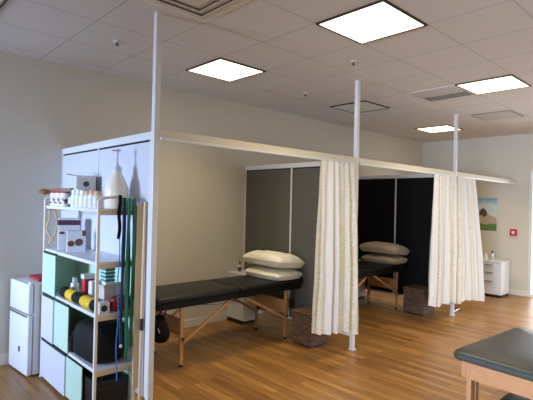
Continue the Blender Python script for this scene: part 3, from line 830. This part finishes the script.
tag(B().tube([(1.508+.006*math.sin(k*.6), yb-.022, 1.36-1.07*k/24) for k in range(25)], .004, 6).build('blue_cord', 'blue', smooth=True, loc=(1.508, yb, 1.3)),
    'thin blue cord hanging down past the black bag', 'cord')
t2 = thing('hanging_strap', 'narrow navy strap with a white tip hanging beside the blue cord', 'strap', (1.535, yb-.03, 1.2))
B().ribbon([(1.53+.004*math.sin(k*.7), yb-.034, 1.62-1.06*k/20) for k in range(21)], .012, .004).build('strap_web', 'navy', t2)
B().lathe((1.534, yb-.034, .548), [(.006, -.012), (.011, -.006), (.011, .008), (.006, .014)], 10).build('strap_tip', 'white', t2, True)
tag(B().ribbon([(1.634+.008*math.sin(k*.5), yb-.010, 1.65-.80*k/20) for k in range(21)], .016, .006).build('dark_strap', 'black_cloth', loc=(1.63, yb, 1.6)),
    'long thin black strap hanging right of the green bands', 'strap')
# wooden laths
tag(B().bar((1.645, 3.165, .215), (1.655, 3.175, 1.60), .05, .018, up=(0, 1, 0), bev=.002).build('hanging_lath', 'pine', loc=(1.632, 3.19, .2)),
    'pale flat wooden lath hanging at the right end of the shelving unit', 'lath')
t2 = thing('wooden_pole', 'thin pale wooden pole standing between the lath and the tall left post', 'pole', (1.655, 3.115, 0))
B().tube([(1.655, 3.115, 0), (1.669, 3.12, 1.63)], .012, 10).build('pole_shaft', 'pine', t2, True)
B().lathe((1.661, 3.117, .66), [(.0145, 0), (.0145, .09)], 10).build('pole_grip', 'dark_metal', t2, True)

# ------------------------------------------------------------------ treatment table in the foreground
RZB = math.radians(-4)
t = thing('treatment_table', 'charcoal padded wooden treatment table in the right foreground', 'treatment table', (2.645, 1.205, 0), rz=RZB)
W_, L_, H_ = .915, 1.85, .80
b = B()
def padpt(u, v):   # rounded rectangle ring profile
    return Vector((0, 0, 0))
def rrect(x0, x1, y0, y1, r, n=6):
    pts = []
    for cx_, cy_, a0 in ((x1-r, y1-r, 0), (x0+r, y1-r, PI/2), (x0+r, y0+r, PI), (x1-r, y0+r, 3*PI/2)):
        for k in range(n+1):
            a = a0+PI/2*k/n; pts.append((cx_+r*math.cos(a), cy_+r*math.sin(a)))
    return pts
rings = []
for ins, z in ((.012, H_-.052), (.002, H_-.044), (0, H_-.03), (.004, H_-.018), (.016, H_-.006), (.035, H_), (.2, H_+.006)):
    rings.append([b.bm.verts.new((x, y, z)) for x, y in rrect(ins, W_-ins, -L_+ins, -ins, max(.07-ins, .02))])
for a, c in zip(rings, rings[1:]):
    n = len(a)
    for k in range(n): b.bm.faces.new((a[k], a[(k+1) % n], c[(k+1) % n], c[k]))
b.bm.faces.new(rings[0][::-1]); b.bm.faces.new(rings[-1])
b.build('cushion', 'dark_vinyl', t, True, local=True)
b = B()
for x0, x1, y0, y1 in ((.05, W_-.05, -.075, -.05), (.05, W_-.05, -L_+.05, -L_+.075), (.05, .075, -L_+.075, -.075), (W_-.075, W_-.05, -L_+.075, -.075)):
    b.box(x0, x1, y0, y1, H_-.16, H_-.052, .003)
b.build('apron', 'tan_wood', t, local=True)
for x in (.125, W_-.225):
    for y, s in ((-.075, 1), (-L_+.045, -1)):
        b = B()
        b.box(x, x+.042, y, y+.03, 0, H_-.07, .003); b.box(x+.058, x+.10, y, y+.03, 0, H_-.07, .003)
        b.box(x+.042, x+.058, y, y+.03, 0, .08); b.box(x+.042, x+.058, y, y+.03, H_-.17, H_-.07)
        lg = b.build('leg', 'tan_wood', t, local=True)
        B().box(x+.042, x+.058, y+.006, y+.018, .08, H_-.17).build('leg_slot', 'brown_wood', lg, local=True)
b = B(); b.box(.06, .085, -L_+.08, -.08, .12, .17, .003); b.box(W_-.085, W_-.06, -L_+.08, -.08, .12, .17, .003); b.build('stretcher', 'tan_wood', t, local=True)
# black padded stool under it
t = thing('padded_stool', 'low black padded stool tucked under the foreground treatment table', 'stool', (2.90, .82, 0))
sx, sy, sz = 2.90, .82, .5
B().box(sx-.22, sx+.22, sy-.20, sy+.20, sz-.08, sz, .03, 4).build('seat', 'vinyl', t, True)
for dx in (-.17, .17):
    for dy in (-.15, .15): B().bar((sx+dx, sy+dy, 0), (sx+dx*.95, sy+dy*.95, sz-.078), .03, .03, up=(1, 0, 0), bev=.003).build('leg', 'black_plastic', t)

# ------------------------------------------------------------------ light: daylight through the windows, one back window added for fill
for k, (a, c, z0, z1) in enumerate(BACKW):
    area('daylight_back_window', (X0-.1, (a+c)/2, (z0+z1)/2), (0, -PI/2+math.radians((2, 8)[k]), 0), z1-z0, c-a, (115, 66)[k], ((.72, .83, 1), (.50, .67, 1))[k]).data.spread = math.radians((62, 70)[k])
yc, zc = (FARW[0]+FARW[1])/2, (FARW[2]+FARW[3])/2
area('daylight_far_window', (X1+.3, yc, zc), (0, PI/2, 0), FARW[3]-FARW[2]+.3, FARW[1]-FARW[0]+.3, 110, (.94, .97, 1))
for k, (a, c, z0, z1) in enumerate(SIDEW):
    area('daylight_side_window', ((a+c)/2, Y0-.1, (z0+z1)/2), (PI/2-math.radians(32), 0, 0), c-a, z1-z0, (4, 60)[k], (.88, .94, 1)).data.spread = math.radians(95)
w = bpy.data.worlds.new('world'); SC.world = w; w.use_nodes = True
w.node_tree.nodes['Background'].inputs[0].default_value = (.9, .95, 1, 1); w.node_tree.nodes['Background'].inputs[1].default_value = 1.0

# ------------------------------------------------------------------ camera
yaw, pitch, roll = .81761, .00525, .02318
fw = Vector((math.cos(yaw)*math.cos(pitch), math.sin(yaw)*math.cos(pitch), math.sin(pitch)))
rt = Vector((math.sin(yaw), -math.cos(yaw), 0)); up = rt.cross(fw)
r2 = rt*math.cos(roll)+up*math.sin(roll); u2 = -rt*math.sin(roll)+up*math.cos(roll)
cam = bpy.data.cameras.new('camera'); cam.sensor_width = 36; cam.sensor_fit = 'HORIZONTAL'; cam.lens = 451.6/533*36
co = bpy.data.objects.new('camera', cam); COL.objects.link(co)
m3 = Matrix((r2, u2, -fw)).transposed()
co.matrix_world = Matrix.Translation((0, 0, 1.646)) @ m3.to_4x4()
SC.camera = co
SC.view_settings.view_transform = 'Standard'; SC.view_settings.look = 'None'; SC.view_settings.gamma = 1
SC.view_settings.use_curve_mapping = False; SC.view_settings.exposure = 0.0
